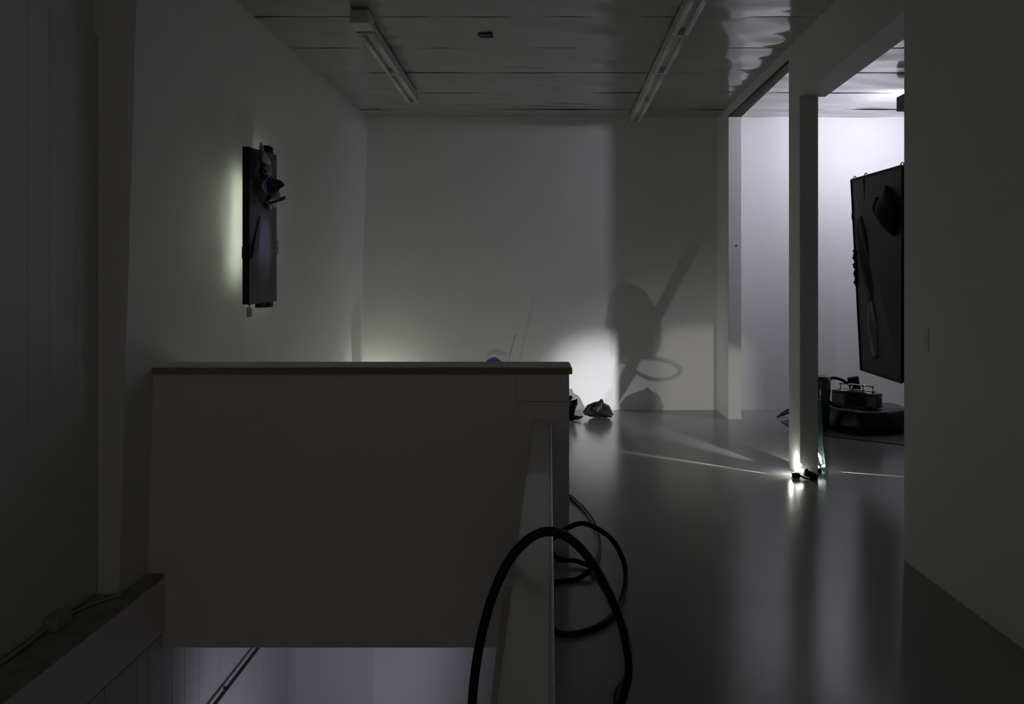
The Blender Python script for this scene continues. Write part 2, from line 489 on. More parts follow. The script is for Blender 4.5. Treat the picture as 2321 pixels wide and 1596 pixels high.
bd = obj('glint_bead', tube([(xb1 - .0015, yb, 0.7585), (xa1 - .0015, ya - 0.12, 0.7585)], 0.0035, 10), 'bead', gd, True); bd['label'] = 'metal bead added for the bright glint on the edge'  # bead added so the guard's edge shows a bright line of light
struct('trim_1', box(-0.185, -0.10, 0.3, YH, -0.50, -0.172, 0.003, 1), 'half', 'white fascia board along the right side of the stairwell')

# left edge of the stairwell: dirty ledge, fascia, boards below
lg = struct('trim_2', box(-2.33, -2.088, -1.0, YH, -0.13, -0.10), 'dark_ledge', 'dusty ledge at the foot of the left wall')
struct('trim_3', box(-2.30, -2.084, -1.0, YH - 0.002, -0.43, -0.128, 0.003, 1), 'half', 'white fascia below the dusty ledge')
sw = struct('wall_stair_left', box(-2.40, -2.115, -1.0, 6.60, -3.2, -0.43), 'board', 'boarded wall of the lower stairs')
yy = 6.56
k = 0
while yy > 1.6:
    wdt = (0.27, 0.12, 0.30, 0.20, 0.16)[k % 5]
    obj('board', box(-2.115, -2.095, yy - wdt + 0.005, yy, -3.19, -0.445, 0.002, 1), 'board', sw)
    yy -= wdt; k += 1
struct('wall_stair_back', box(-2.40, -1.30, 6.56, 6.7, -3.2, -0.3), 'wall', 'recessed wall of the lower storey')
struct('wall_stair_back_near', box(-1.345, 0.3, 6.38, 6.7, -3.2, -0.3), 'wall', 'nearer wall of the lower storey')
struct('trim_4', box(-2.10, -2.04, 6.545, 6.562, -3.2, -0.31, 0.003, 1), 'board', 'upright trim in the corner of the lower storey')
struct('wall_stair_right', box(-0.10, 0.05, -1.0, 6.6, -3.2, -0.31), 'wall', 'right wall of the lower stairs')
struct('floor_lower', box(-2.4, 0.3, -2.5, 6.7, -3.3, -3.2), 'floor', 'floor of the lower storey')
struct('ceiling_lower', box(-2.40, 0.3, YH + 0.28, 6.7, -0.33, -0.301), 'wall', 'ceiling of the lower storey')
hr = tag(obj('handrail', tube([(-2.062, 3.2, -1.17), (-2.062, 6.52, -1.17)], 0.012, 12), 'handrail', smooth=True),
         'dark handrail along the boards of the lower stairs', 'handrail')
for y in (3.6, 5.2, 6.35):
    obj('bracket', cyl((-2.096, y, -1.18), (-2.06, y, -1.18), 0.009, 8), 'handrail', hr)

# conduit and junction box on the ledge
cd = thing('cable_conduit', 'thin painted cable conduit with a junction box on the ledge', 'conduit', (-2.27, 3.7, -0.10))
obj('cable', tube(catmull([(-2.275, 1.5, -0.088), (-2.272, 2.4, -0.088), (-2.262, 3.3, -0.085), (-2.27, 3.62, -0.075)]), 0.010, 8), 'conduit', cd, True)
obj('cable', tube(catmull([(-2.268, 3.72, -0.082), (-2.25, 3.86, -0.090), (-2.20, 3.96, -0.090), (-2.145, 4.02, -0.090)]), 0.007, 8), 'conduit', cd, True)
jb = obj('junction_box', box(-2.285, -2.225, 3.60, 3.73, -0.100, -0.045, 0.006), 'conduit', cd)
obj('box_lid', box(-2.282, -2.228, 3.612, 3.718, -0.046, -0.038, 0.003), 'conduit', jb)

# light switch on the right wall, hook on the far pier
ls = thing('light_switch', 'small white light switch on the right wall', 'switch', (2.02, 4.03, 1.22))
obj('plate', box(2.016, 2.020, 4.00, 4.06, 1.17, 1.29, 0.002), 'wall', ls)
obj('rocker', box(2.013, 2.0165, 4.018, 4.042, 1.21, 1.25, 0.001), 'wall', ls)
c = P(1671, 555, 8.858)
kn = thing('wall_hook', 'small white round hook screwed to the far pier', 'hook', c)
obj('rosette', cyl(c, c - Vector((0, 0.003, 0)), 0.013, 14), 'plastic', kn)
obj('peg', cyl(c - Vector((0, 0.002, 0)), c - Vector((0, 0.009, 0)), 0.007, 12), 'plastic', kn)

# ------------------------------------------------------------------ fluorescent battens
def batten(x0, ya, yb, x1, label, group):
    zc = lambda y: cz(y) - 0.024
    t = thing('fluorescent_batten', label, 'light fixture', (x0, ya, zc(ya)), group)
    A, B = Vector((x0, ya, zc(ya))), Vector((x1, yb, zc(yb)))
    def pr(h0, h1, wa, s=0.0, e=0.0, ox=0.0):
        bm = bmesh.new()
        a = A.lerp(B, s); b3 = A.lerp(B, 1 - e)
        pts = []
        for h, in ((h0,), (h1,)):
            pts += [(a.x + ox - wa, a.y, a.z - h), (a.x + ox + wa, a.y, a.z - h), (b3.x + ox + wa, b3.y, b3.z - h), (b3.x + ox - wa, b3.y, b3.z - h)]
        hexa(bm, pts)
        bmesh.ops.bevel(bm, geom=bm.edges[:], offset=0.003, segments=2, affect='EDGES')
        return bm
    obj('housing', pr(0.055, 0.0, 0.055), 'batten', t)
    for s in (-1, 1):
        ox = s * 0.042
        a = A.lerp(B, 0.02) + Vector((ox, 0, -0.082)); b3 = A.lerp(B, 0.98) + Vector((ox, 0, -0.082))
        obj('tube', cyl(a, b3, 0.019, 16), 'tube', t, True)
    for e0, e1 in ((0.0, 0.975), (0.975, 0.0)):
        obj('lamp_holder', pr(0.098, 0.050, 0.060, e0, e1), 'batten', t)
    return t
yl = [5.72, 6.94, 8.16]
batten(-1.265, yl[0], yl[1], -1.283, 'twin tube ceiling batten with a square end box, in the row beside the left wall', 'ceiling battens')
batten(-1.283, yl[1], yl[2], -1.300, 'twin tube ceiling batten ending the row beside the left wall, towards the end wall', 'ceiling battens')
yr = [3.45, 4.62, 5.79, 6.90, 8.10, 9.24]
lab = ['twin tube ceiling batten of the long row, fifth from the end wall', 'twin tube ceiling batten of the long row, fourth from the end wall', 'twin tube ceiling batten of the long row, third from the end wall',
       'twin tube ceiling batten of the long row, second from the end wall', 'twin tube ceiling batten of the long row, against the end wall']
for i in range(5):
    f = lambda y: 1.07 + (y - 5.8) * 0.0301
    batten(f(yr[i]), yr[i], yr[i + 1], f(yr[i + 1]), lab[i], 'ceiling battens')
x = -1.262
tag(obj('junction_box', box(x - 0.068, x + 0.068, 5.52, 5.715, cz(5.6) - 0.105, cz(5.6) - 0.012, 0.004), 'batten'),
    'square box on the ceiling at the end of the left batten row', 'box')

# ------------------------------------------------------------------ glowing wall panel
XP = -1.95
ya, yb = 5.28, 5.83
pa = thing('wall_panel', 'tall dark panel with violet petals glowing from behind on the left wall', 'artwork', (-2.06, 5.69, 1.38))
def yz_prism(poly, x0, x1, bev=0.0):
    bm = bmesh.new()
    a = [bm.verts.new((x0, y, z)) for y, z in poly]
    t = [bm.verts.new((x1, y, z)) for y, z in poly]
    n = len(poly)
    bm.faces.new(a); bm.faces.new(t[::-1])
    for i in range(n):
        bm.faces.new((a[i], t[i], t[(i + 1) % n], a[(i + 1) % n]))
    if bev:
        bmesh.ops.bevel(bm, geom=bm.edges[:], offset=bev, segments=2, affect='EDGES')
    return bm
obj('panel', yz_prism([(ya, 1.383), (yb, 1.400), (yb, 2.497), (ya, 2.455)], XP - 0.012, XP), 'violet_mid', pa)
obj('side_foam', box(XP - 0.045, XP - 0.002, ya - 0.012, ya - 0.0005, 1.385, 2.457), 'side', pa)
for (q0, q1, z0, z1) in ((5.57, 5.64, 1.355, 2.46), (5.70, 5.79, 1.355, 2.545)):
    obj('back_batten', box(-2.02, XP - 0.013, q0, q1, z0, z1, 0.003, 1), 'side', pa)
for q in (5.66, 5.745):
    obj('wall_bracket', box(-2.135, -2.019, q - 0.02, q + 0.02, 1.60, 1.66), 'side', pa)
    obj('wall_bracket', box(-2.125, -2.019, q - 0.02, q + 0.02, 2.26, 2.32), 'side', pa)
for (x0_, x1_, q0, q1, z0, z1) in ((-1.986, -1.972, 5.49, 5.51, 1.56, 2.30), (-1.980, -1.968, 5.798, 5.826, 1.50, 2.42)):
    st = obj('light_strip', box(x0_, x1_, q0, q1, z0, z1), 'strip', pa); st['label'] = 'pale green light strip behind the panel'
obj('shadow_shape', leaf((XP + .008, 5.30, 1.70), (XP + .02, 5.38, 1.75), (XP + .008, 5.46, 2.00), (0, 1, 0), [0.02, 0.09, 0.07, 0.02], 0.1, 0.004), 'panel', pa, True)  # thin dark shape standing in for a shadow cast on the panel
def petal_poly(outline, x0, tilt, bulge, m, label=None, px0=594.0):
    """a cupped petal in front of the panel: photo outline, own distance from the wall, real thickness"""
    pts = [Vector((*p, x0 + tilt * (p[0] - px0))) for p in outline]
    cen = sum(pts, Vector()) / len(pts)
    # refine the outline
    ref = []
    n = len(pts)
    for i in range(n):
        a, b3, c3, d = pts[i - 1], pts[i], pts[(i + 1) % n], pts[(i + 2) % n]
        for k in range(4):
            t = k / 4
            ref.append(0.5 * ((2 * b3) + (c3 - a) * t + (2 * a - 5 * b3 + 4 * c3 - d) * t * t + (3 * b3 - a - 3 * c3 + d) * t ** 3))
    bm = bmesh.new()
    lay = []
    for th in (0.0, -0.007):
        rings_ = []
        for sc_ in (1.0, 0.8, 0.55, 0.3):
            rings_.append([bm.verts.new(PX(q.x, q.y, q.z + bulge * (1 - sc_ * sc_) + th)) for q in (cen + (r_ - cen) * sc_ for r_ in ref)])
        c_ = bm.verts.new(PX(cen.x, cen.y, cen.z + bulge + th))
        N_ = len(ref)
        for a in range(3):
            for k in range(N_):
                bm.faces.new((rings_[a][k], rings_[a][(k + 1) % N_], rings_[a + 1][(k + 1) % N_], rings_[a + 1][k]))
        for k in range(N_):
            bm.faces.new((rings_[3][k], rings_[3][(k + 1) % N_], c_))
        lay.append(rings_[0])
    for k in range(len(ref)):
        k2 = (k + 1) % len(ref)
        bm.faces.new((lay[0][k], lay[0][k2], lay[1][k2], lay[1][k]))
    return obj('petal', bm, m, pa, True)
petal_poly([(592, 322), (597, 331), (600, 345), (606, 353), (612, 363), (614, 374), (600, 379), (589, 374), (586, 355), (587, 338), (589, 326)], -1.915, 0.001, 0.05, 'petal')
petal_poly([(602 + 16 * math.cos(t), 388 + 15 * math.sin(t) + (4 if math.sin(t) > 0.5 else 0)) for t in (k * math.pi / 6 for k in range(12))], -1.90, 0.001, 0.09, 'black')
petal_poly([(606, 398), (622, 404), (622, 440), (606, 438)], -1.915, 0.0005, 0.02, 'black')
petal_poly([(594, 423), (595, 412), (603, 404), (612, 402), (622, 405), (634, 408), (641, 413), (645, 421), (636, 427), (630, 433), (622, 438), (612, 441), (602, 438), (597, 432)], -1.885, 0.0024, -0.045, 'petal')
petal_poly([(608, 438), (620, 434), (632, 432), (636, 450), (628, 458), (603, 457)], -1.905, 0.0008, 0.03, 'black')
petal_poly([(602, 457), (620, 455), (632, 450), (640, 446), (648, 445), (646, 452), (638, 456), (628, 458), (612, 463), (603, 462)], -1.895, 0.003, -0.008, 'petal')
petal_poly([(604, 460), (615, 458), (626, 457), (627, 470), (621, 471), (619, 465), (616, 475), (611, 475), (608, 467)], -1.92, 0.0, 0.015, 'petal')
# metal bits
r = obj('carabiner', ring(PX(551, 573, -2.03), (1, 0.3, 0), 0.032, 0.008, 0.6, 1.2), 'steel', pa, True)
obj('carabiner', ring(PX(628, 562, -1.985), (1, 0.3, 0), 0.036, 0.009, 0.6, 1.25), 'steel', pa, True)
obj('rod', cyl(PX(609, 625, -1.985), PX(622, 668, -1.985), 0.008, 10), 'steel', pa, True)
for (px_, py_) in ((609, 625), (621, 664)):
    q = PX(px_, py_, -1.978)
    obj('rod_ferrule', cyl(q, q + Vector((0.004, 0.002, -0.02)), 0.010, 10), 'chrome', pa, True)
lk = obj('padlock_body', obox(PX(565, 708, -2.045), 0.035, 0.035, 0.07, bev=0.008), 'conduit', pa)
obj('padlock_shackle', ring(PX(565, 697, -2.045), (1, 0.2, 0), 0.020, 0.005, 1, 1.9), 'chrome', lk, True)

# ------------------------------------------------------------------ sculptures behind the parapet (known by their shadows)
sp = thing('leaning_sculpture', 'leaning pole with black bag and looped strap behind the parapet', 'sculpture', (-0.2, 7.9, 0))
obj('base_plate', prism([(-0.36, 7.78), (-0.05, 7.78), (-0.02, 8.02), (-0.34, 8.04)], 0.0, 0.02, 0.004), 'steel', sp)
obj('pole', cyl((-0.325, 7.9, 0.018), (-0.000, 7.9, 0.645), 0.0145, 12), 'side', sp, True)
def shp(px_, py_, k=4.22, yy=7.9, L=(-0.65, 7.40, 0.12)):
    """point at depth yy whose shadow from the torch L falls on the end wall at the given photo pixel"""
    s = P(px_, py_, YB)
    t = (yy - L[1]) / (YB - L[1])
    return Vector(L) + (s - Vector(L)) * t
bagp = [(q.x, q.z) for q in (shp(*p) for p in ((1390, 742), (1373, 741), (1378, 720), (1383, 662), (1398, 649), (1412, 646), (1426, 655), (1455, 671), (1464, 690), (1470, 712), (1483, 736), (1487, 762), (1485, 792), (1470, 812), (1394, 812)))]
bm = bmesh.new()
fr = [bm.verts.new((x, 7.88, z)) for x, z in bagp]; bk = [bm.verts.new((x, 7.91, z)) for x, z in bagp]
bm.faces.new(fr); bm.faces.new(bk[::-1])
for i in range(len(bagp)):
    j = (i + 1) % len(bagp); bm.faces.new((fr[i], bk[i], bk[j], fr[j]))
bmesh.ops.bevel(bm, geom=[e for e in bm.edges if abs(e.verts[0].co.y - e.verts[1].co.y) < 1e-4], offset=0.004, segments=2, affect='EDGES')
obj('bag', bm, 'leaf', sp)
obj('strap', tube(catmull([shp(1392, 930), shp(1394, 850), shp(1400, 822), shp(1418, 822), shp(1445, 845), shp(1480, 860), shp(1525, 856), shp(1542, 838), shp(1510, 818), shp(1450, 810), shp(1392, 806), shp(1388, 760)]), 0.0055, 8), 'rubber', sp, True)

cs = thing('corner_sculpture', 'narrow upright black pod near the left end of the end wall', 'sculpture', (-2.01, 9.2, 0))
def lathe(c, prof, n=20):
    bm = bmesh.new()
    rings_ = []
    for r_, z in prof:
        rings_.append([bm.verts.new((c[0] + r_ * math.cos(2 * math.pi * k / n), c[1] + r_ * math.sin(2 * math.pi * k / n), c[2] + z)) for k in range(n)])
    for i in range(len(rings_) - 1):
        for k in range(n):
            bm.faces.new((rings_[i][k], rings_[i][(k + 1) % n], rings_[i + 1][(k + 1) % n], rings_[i + 1][k]))
    bm.faces.new(rings_[0][::-1]); bm.faces.new(rings_[-1])
    return bm
LC = Vector((-1.93, 9.15, 0.16))
def shl(px_, py_, x=-2.008):
    q = PX(px_, py_, xl(H - (py_ - CY) * 0.0053)); t = (x - LC.x) / (q.x - LC.x)
    q = LC + (q - LC) * t
    return (q.y, q.z)
pod = [shl(*p) for p in ((817, 690), (808, 693), (803, 706), (797, 716), (794, 742), (797, 768), (798, 830), (798, 905), (817, 905))]
obj('pod', yz_prism(pod, -2.016, -2.004, 0.002), 'leaf', cs)
yc = sum(p[0] for p in pod) / len(pod)
obj('stem', cyl((-2.010, yc, 0.015), (-2.010, yc, 0.30), 0.008, 8), 'leaf', cs, True)
obj('base', lathe((-2.010, yc, 0), [(0.05, 0), (0.05, 0.014), (0.012, 0.02)]), 'steel', cs, True)

bs = thing('blue_petal_sculpture', 'blue petal on a stalk peeping over the parapet cap', 'sculpture', (-0.53, 9.2, 0))
obj('base', lathe((-0.53, 9.2, 0), [(0.09, 0), (0.09, 0.012), (0.02, 0.02)]), 'steel', bs, True)
obj('stalk', cyl((-0.53, 9.2, 0.015), (-0.53, 9.2, 0.63), 0.004, 10), 'steel', bs, True)
obj('petal', leaf(P(1098, 827, 9.18), P(1120, 812, 9.22), P(1140, 830, 9.18), (0, 1, 0.4), [0.03, 0.10, 0.12, 0.09, 0.03], 0.3), 'blue', bs, True)
wr = thing('white_rod', 'thin white rod standing upright behind the parapet cap', 'rod', (-0.46, 8.75, 0))
obj('foot', lathe((-0.485, 8.75, 0), [(0.06, 0), (0.06, 0.015), (0.012, 0.03)]), 'steel', wr, True)
tp = P(1168, 758, 8.75); lo = P(1153, 820, 8.75)
foot = lo + (lo - tp) * ((lo.z - 0.02) / (tp.z - lo.z))
obj('shaft', cyl(Vector((-0.485, 8.75, 0.02)).lerp(foot, 1.0), tp, 0.0085, 10), 'white', wr, True)
wr.children[0].data.transform(Matrix.Translation((foot.x + 0.485, 0, 0)))

# black leather leaves on the floor by the end wall
l1 = thing('leather_leaf', 'black curled leather leaf with a raised ear on the floor by the end wall', 'sculpture', (0.68, 8.9, 0), 'leather leaves on the floor')
obj('blade', leaf((0.545, 8.90, 0.055), (0.69, 8.84, 0.155), (0.865, 8.86, 0.035), (0, 0.25, 1), [0.05, 0.15, 0.19, 0.17, 0.05], 0.35), 'leaf', l1, True)
obj('blade', leaf((0.60, 8.93, 0.04), (0.70, 9.02, 0.09), (0.85, 8.93, 0.03), (0, -0.5, 1), [0.05, 0.11, 0.15, 0.12, 0.05], 0.2), 'leaf', l1, True)
obj('ear', leaf((0.70, 8.84, 0.08), (0.735, 8.83, 0.16), (0.745, 8.86, 0.225), (0.9, 0.3, 0), [0.13, 0.12, 0.085, 0.03], 0.35), 'leaf', l1, True)
l2 = thing('leather_leaf', 'black upright leather leaf with a glinting toe beside the parapet end', 'sculpture', (0.42, 8.8, 0), 'leather leaves on the floor')
obj('blade', leaf((0.36, 8.83, 0.01), (0.40, 8.80, 0.13), (0.462, 8.82, 0.235), (1, 0.4, 0), [0.15, 0.14, 0.12, 0.10, 0.01], 0.35), 'leaf', l2, True)
obj('toe', leaf((0.33, 8.76, 0.03), (0.43, 8.76, 0.004), (0.525, 8.77, 0.045), (0, 1, 0.2), [0.10, 0.12, 0.08, 0.02], 0.25), 'black', l2, True)
l3 = thing('leather_leaf', 'dark round-topped leather leaf peeping past the parapet post', 'sculpture', (0.36, 8.6, 0), 'leather leaves on the floor')
obj('blade', leaf((0.27, 8.64, 0.0), (0.30, 8.6, 0.24), (0.40, 8.6, 0.285), (0.7, 0.7, -0.2), [0.05, 0.10, 0.14, 0.12, 0.05], 0.3), 'leaf', l3, True)

l4 = thing('leather_leaf', 'flat black leaf on the floor behind the white column', 'sculpture', (2.86, 8.9, 0), 'leather leaves on the floor')
obj('blade', leaf(P(1761, 946, 8.93), P(1784, 934, 8.97), (3.05, 8.95, 0.09), (0, 1, 0.1), [0.02, 0.09, 0.13, 0.10], 0.2), 'leaf', l4, True)
# ------------------------------------------------------------------ torches
def torch(loc, yaw, pitch, label, lens=True, L=0.105):
    t = thing('torch', label, 'torch', (loc[0], loc[1], 0), 'black torches on the floor')
    d = Vector((math.cos(yaw) * math.cos(pitch), math.sin(yaw) * math.cos(pitch), math.sin(pitch)))
    p = Vector(loc)
    obj('body', tube([p - d * L, p - d * L * 0.95, p - d * 0.05, p - d * 0.035], lambda t_: 0.021, 14), 'side', t, True)
    hd_ = obj('head', tube([p - d * 0.038, p - d * 0.022, p - d * 0.004], lambda t_: 0.022 + 0.008 * t_, 16), 'leaf', t, True)
    obj('lens', cyl(p - d * 0.006, p - d * 0.002, 0.021, 16), 'lens' if lens else 'chrome', hd_)
    return t
torch((-0.66, 7.37, 0.03), math.radians(70), 0.0, 'black torch on the floor behind the parapet, facing the end wall')
torch((-1.93, 9.10, 0.03), math.radians(80), 0.0, 'black torch on the floor near the left corner of the end wall')


# headlamp with two heads at the foot of the column
hl = thing('headlamp', 'black headlamp with a bright lens at the foot of the white column', 'torch', (2.11, 6.10, 0))
rot = Matrix.Rotation(math.radians(-12), 3, 'Z').to_quaternion()
obj('body', obox((2.150, 6.085, 0.034), 0.105, 0.060, 0.044, (Matrix.Rotation(math.radians(-14), 3, 'Z') @ Matrix.Rotation(math.radians(17), 3, 'Y')).to_quaternion(), 0.012, 3), 'leaf', hl, True)
obj('front_block', obox((2.040, 6.110, 0.024), 0.065, 0.055, 0.042, rot, 0.010, 3), 'leaf', hl, True)
obj('strap', tube(catmull([(2.06, 6.07, 0.03), (2.10, 6.05, 0.012), (2.16, 6.05, 0.010), (2.195, 6.09, 0.012), (2.19, 6.13, 0.03)]), 0.007, 8), 'rubber', hl, True)
hh = obj('lamp_head', cyl((2.118, 6.088, 0.060), (2.114, 6.094, 0.062), 0.020, 16), 'leaf', hl, True)
obj('lens', lathe((0, 0, 0), [(0.018, 0), (0.015, 0.006), (0.006, 0.010)]), 'lens', hh, True).data.transform(
    Matrix.Translation((2.085, 6.112, 0.060)) @ Vector((-0.35, -0.45, 0.8)).to_track_quat('Z', 'Y').to_matrix().to_4x4())
obj('lens', cyl((2.006, 6.118, 0.024), (2.004, 6.119, 0.024), 0.012, 12), 'lens', hl)

h2 = thing('headlamp', 'headlamp shining between the column and the green glass', 'torch', (2.265, 6.26, 0))
obj('body', obox((2.266, 6.25, 0.026), 0.046, 0.05, 0.044, None, 0.008, 3), 'leaf', h2, True)
obj('lens', lathe((0, 0, 0), [(0.016, 0), (0.013, 0.006), (0.005, 0.009)]), 'lens', h2, True).data.transform(
    Matrix.Translation((2.268, 6.272, 0.050)) @ Vector((0.25, 0.9, 0.3)).to_track_quat('Z', 'Y').to_matrix().to_4x4())

# leaning sheet of green glass beside the column
gs = thing('glass_sheet', 'curved green glass sheet leaning on the column', 'glass', (2.28, 6.3, 0))
def gx(z): return 2.305 - 0.062 * (z / 0.62) ** 0.8
bm = bmesh.new()
N = 10
rows = []
for i in range(N + 1):
    z = 0.004 + 0.61 * i / N
    x = gx(z)
    rows.append([bm.verts.new(p) for p in ((x - .0035, 6.155, z), (x + .0035, 6.155, z), (x + .0035, 6.44 - .1 * i / N, z), (x - .0035, 6.44 - .1 * i / N, z))])
for i in range(N):
    for k in range(4):
        bm.faces.new((rows[i][k], rows[i][(k + 1) % 4], rows[i + 1][(k + 1) % 4], rows[i + 1][k]))
bm.faces.new(rows[0][::-1]); bm.faces.new(rows[-1])
obj('sheet', bm, 'glass', gs)
bm = bmesh.new()
rows = []
for i in range(N + 1):
    z = 0.004 + 0.61 * i / N
    x = gx(z)
    rows.append([bm.verts.new(p) for p in ((x - .0036, 6.148, z), (x + .0036, 6.148, z), (x + .0036, 6.1548, z), (x - .0036, 6.1548, z))])
for i in range(N):
    for k in range(4):
        bm.faces.new((rows[i][k], rows[i][(k + 1) % 4], rows[i + 1][(k + 1) % 4], rows[i + 1][k]))
bm.faces.new(rows[0][::-1]); bm.faces.new(rows[-1])
o = obj('glass_edge', bm, 'glass_edge', gs); o['label'] = 'bright green cut edge of the glass'

# ------------------------------------------------------------------ second room
tag(obj('floor_mat', prism([(2.72, 7.96), (3.95, 7.02), (4.55, 8.4), (3.05, 9.0), (2.72, 8.64)], 0.0, 0.012, 0.003, 1), 'mat'),
    'thin dark mat under the black sculpture', 'mat')

# black moulded body
bm = bmesh.new()
foot_ = [(3.24, 7.81), (3.60, 7.86), (3.95, 7.98), (3.92, 8.45), (3.52, 8.72), (2.98, 8.62), (3.03, 8.25), (3.12, 8.02)]
lev = [(0.013, 0.98), (0.05, 1.02), (0.12, 1.0), (0.19, 0.985), (0.232, 0.95), (0.246, 0.86), (0.25, 0.5)]
cxm = sum(p[0] for p in foot_) / len(foot_); cym = sum(p[1] for p in foot_) / len(foot_)
rows = []
M_ = 6
for z, s in lev:
    row = []
    for i in range(len(foot_)):
        a, b3 = Vector((*foot_[i], 0)), Vector((*foot_[(i + 1) % len(foot_)], 0))
        for k in range(M_):
            q = a.lerp(b3, k / M_)
            q = Vector((cxm + (q.x - cxm) * s, cym + (q.y - cym) * s, z))
            nn = noise.noise(q * 5.0) * 0.018 * (1 if z > 0.02 else 0)
            q += Vector((nn, nn, nn * 0.6 if z > 0.2 else 0))
            row.append(bm.verts.new(q))
    rows.append(row)
n = len(rows[0])
for i in range(len(rows) - 1):
    for k in range(n):
        bm.faces.new((rows[i][k], rows[i][(k + 1) % n], rows[i + 1][(k + 1) % n], rows[i + 1][k]))
bm.faces.new(rows[0][::-1]); bm.faces.new(rows[-1])
mb = thing('moulded_body', 'low glossy black moulded body on the dark mat', 'sculpture', (3.4, 8.2, 0.012))
obj('shell', bm, 'black', mb, True)
obj('base_rim', prism([(cxm + (x - cxm) * 1.045, cym + (y - cym) * 1.045) for x, y in foot_], 0.0125, 0.026, 0.004), 'black', mb)
obj('trim_cord', tube(catmull([(3.80, 7.93, 0.245), (3.88, 8.0, 0.262), (3.95, 8.1, 0.235), (3.965, 8.2, 0.12)]), 0.010, 8), 'rubber', mb, True)

# long black case with a chrome rack
u = Vector((-0.307, 0.38, 0)).normalized(); vv = Vector((u.y, -u.x, 0))
org = Vector((3.487, 7.96, 0.262))
kc = thing('black_case', 'long black case with a chrome rack on the moulded body', 'case', org)
def local(bm):
    mtx = Matrix.Translation(org) @ Matrix(((u.x, vv.x, 0, 0), (u.y, vv.y, 0, 0), (0, 0, 1, 0), (0, 0, 0, 1)))
    bmesh.ops.transform(bm, matrix=mtx, verts=bm.verts)
    return bm
obj('case_body', local(box(0, 0.50, 0, 0.115, -0.004, 0.118, 0.006)), 'black', kc)
obj('case_lid', local(box(-0.003, 0.503, -0.003, 0.118, 0.121, 0.140, 0.004)), 'black', kc)
rk = obj('chrome_rack', local(box(0.05, 0.42, 0.018, 0.03, 0.1405, 0.150, 0.002)), 'chrome', kc); rk['label'] = 'chrome luggage rack'
obj('rail', local(cyl((0.05, 0.024, 0.216), (0.42, 0.024, 0.216), 0.0085, 10)), 'chrome', rk, True)
obj('rail', local(cyl((0.05, 0.085, 0.155), (0.42, 0.085, 0.155), 0.006, 10)), 'chrome', rk, True)
for s in (0.055, 0.16, 0.285, 0.415):
    obj('rack_post', local(tube([(s, 0.024, 0.148), (s - .004, 0.020, 0.165), (s - .004, 0.020, 0.20), (s, 0.024, 0.216)], 0.0095, 10)), 'chrome', rk, True)
    obj('rack_bolt', local(cyl((s, 0.012, 0.216), (s, 0.030, 0.216), 0.013, 10)), 'chrome', rk, True)

ba = P(1938, 893, 8.42)
obk = tag(obj('black_block', obox((ba.x, 8.42, 0.405), 0.115, 0.05, 0.26, (Matrix.Rotation(math.radians(-12), 3, 'Y') @ Matrix.Rotation(math.radians(-20), 3, 'Z')).to_quaternion(), 0.006), 'black'),
          'upright black block behind the chrome rack', 'block')

tk = thing('smoked_tank', 'upright smoked tank with a black hose beside the column', 'tank', (2.955, 8.08, 0.012))
obj('tank_body', lathe((2.955, 8.08, 0.013), [(0.07, 0), (0.085, 0.02), (0.092, 0.30), (0.10, 0.45), (0.10, 0.52), (0.088, 0.558), (0.05, 0.575)], 28), 'tank', tk, True)
obj('hose', tube(catmull([(3.04, 8.08, 0.515), P(1885, 857, 8.15), P(1905, 860, 8.2), P(1925, 872, 8.28), P(1940, 884, 8.36)]), 0.016, 10), 'rubber', tk, True)
obj('hose', tube(catmull([(3.02, 8.05, 0.345), P(1872, 905, 8.02), P(1888, 917, 7.99), P(1905, 922, 8.02)]), 0.018, 10), 'rubber', tk, True)

# hanging dark panel
hp = thing('hanging_panel', 'tall black hanging panel with dark petals and beads in the second room', 'artwork', (3.29, 7.5, 0.64))
TL, TR, BR, BL = P(1930, 408, 8.0), P(2046, 375, 6.98), P(2044.5, 868, 6.98), P(1952, 838, 8.0)
nrm = (TR - TL).cross(BL - TL).normalized()
if nrm.x > 0: nrm = -nrm
def slab(a, b3, c3, d, t0, t1):
    bm = bmesh.new()
    hexa(bm, [p + nrm * t0 for p in (a, b3, c3, d)] + [p + nrm * t1 for p in (a, b3, c3, d)])
    return bm
def on(sx, sy, h=0.0):
    top = TL.lerp(TR, sx); bot = BL.lerp(BR, sx)
    return top.lerp(bot, sy) + nrm * h
obj('panel', slab(TL, TR, BR, BL, -0.028, 0.0), 'dull', hp)
for (a, b3) in (((0, 0), (1, 0)), ((1, 0), (1, 1)), ((1, 1), (0, 1)), ((0, 1), (0, 0))):
    obj('frame_bar', tube([on(*a, 0.004), on(*b3, 0.004)], 0.009, 6), 'side', hp)
obj('wire', tube([on(0.27, 0, 0.006), on(0.285, 0.2, 0.006)], 0.004, 6), 'side', hp)
for s in (0.05, 0.29, 0.975):
    obj('clip', ring(on(s, -0.004, -0.010), (1, 0.2, 0), 0.022, 0.005, 1.0, 1.0), 'steel', hp, True)
obj('petal', leaf(on(.72, .08, .01), on(.80, .22, .16), on(.85, .32, .01), (0, 1, 0), [0.05, 0.24, 0.30, 0.22, 0.04], 0.3), 'side', hp, True)
obj('petal', leaf(on(.52, .12, .01), on(.55, .17, .07), on(.56, .23, .01), (0, 1, 0), [0.03, 0.10, 0.09, 0.02], 0.3), 'side', hp, True)
obj('petal', leaf(on(.40, .60, .012), on(.35, .72, .04), on(.42, .92, .012), (0, 1, 0), [0.02, 0.16, 0.22, 0.12], 0.15), 'panel', hp, True)
obj('crust', leaf(on(.18, .20, .015), on(.22, .40, .05), on(.38, .64, .015), (0, 1, 0), [0.14, 0.22, 0.24, 0.28, 0.10], 0.1), 'side', hp, True)
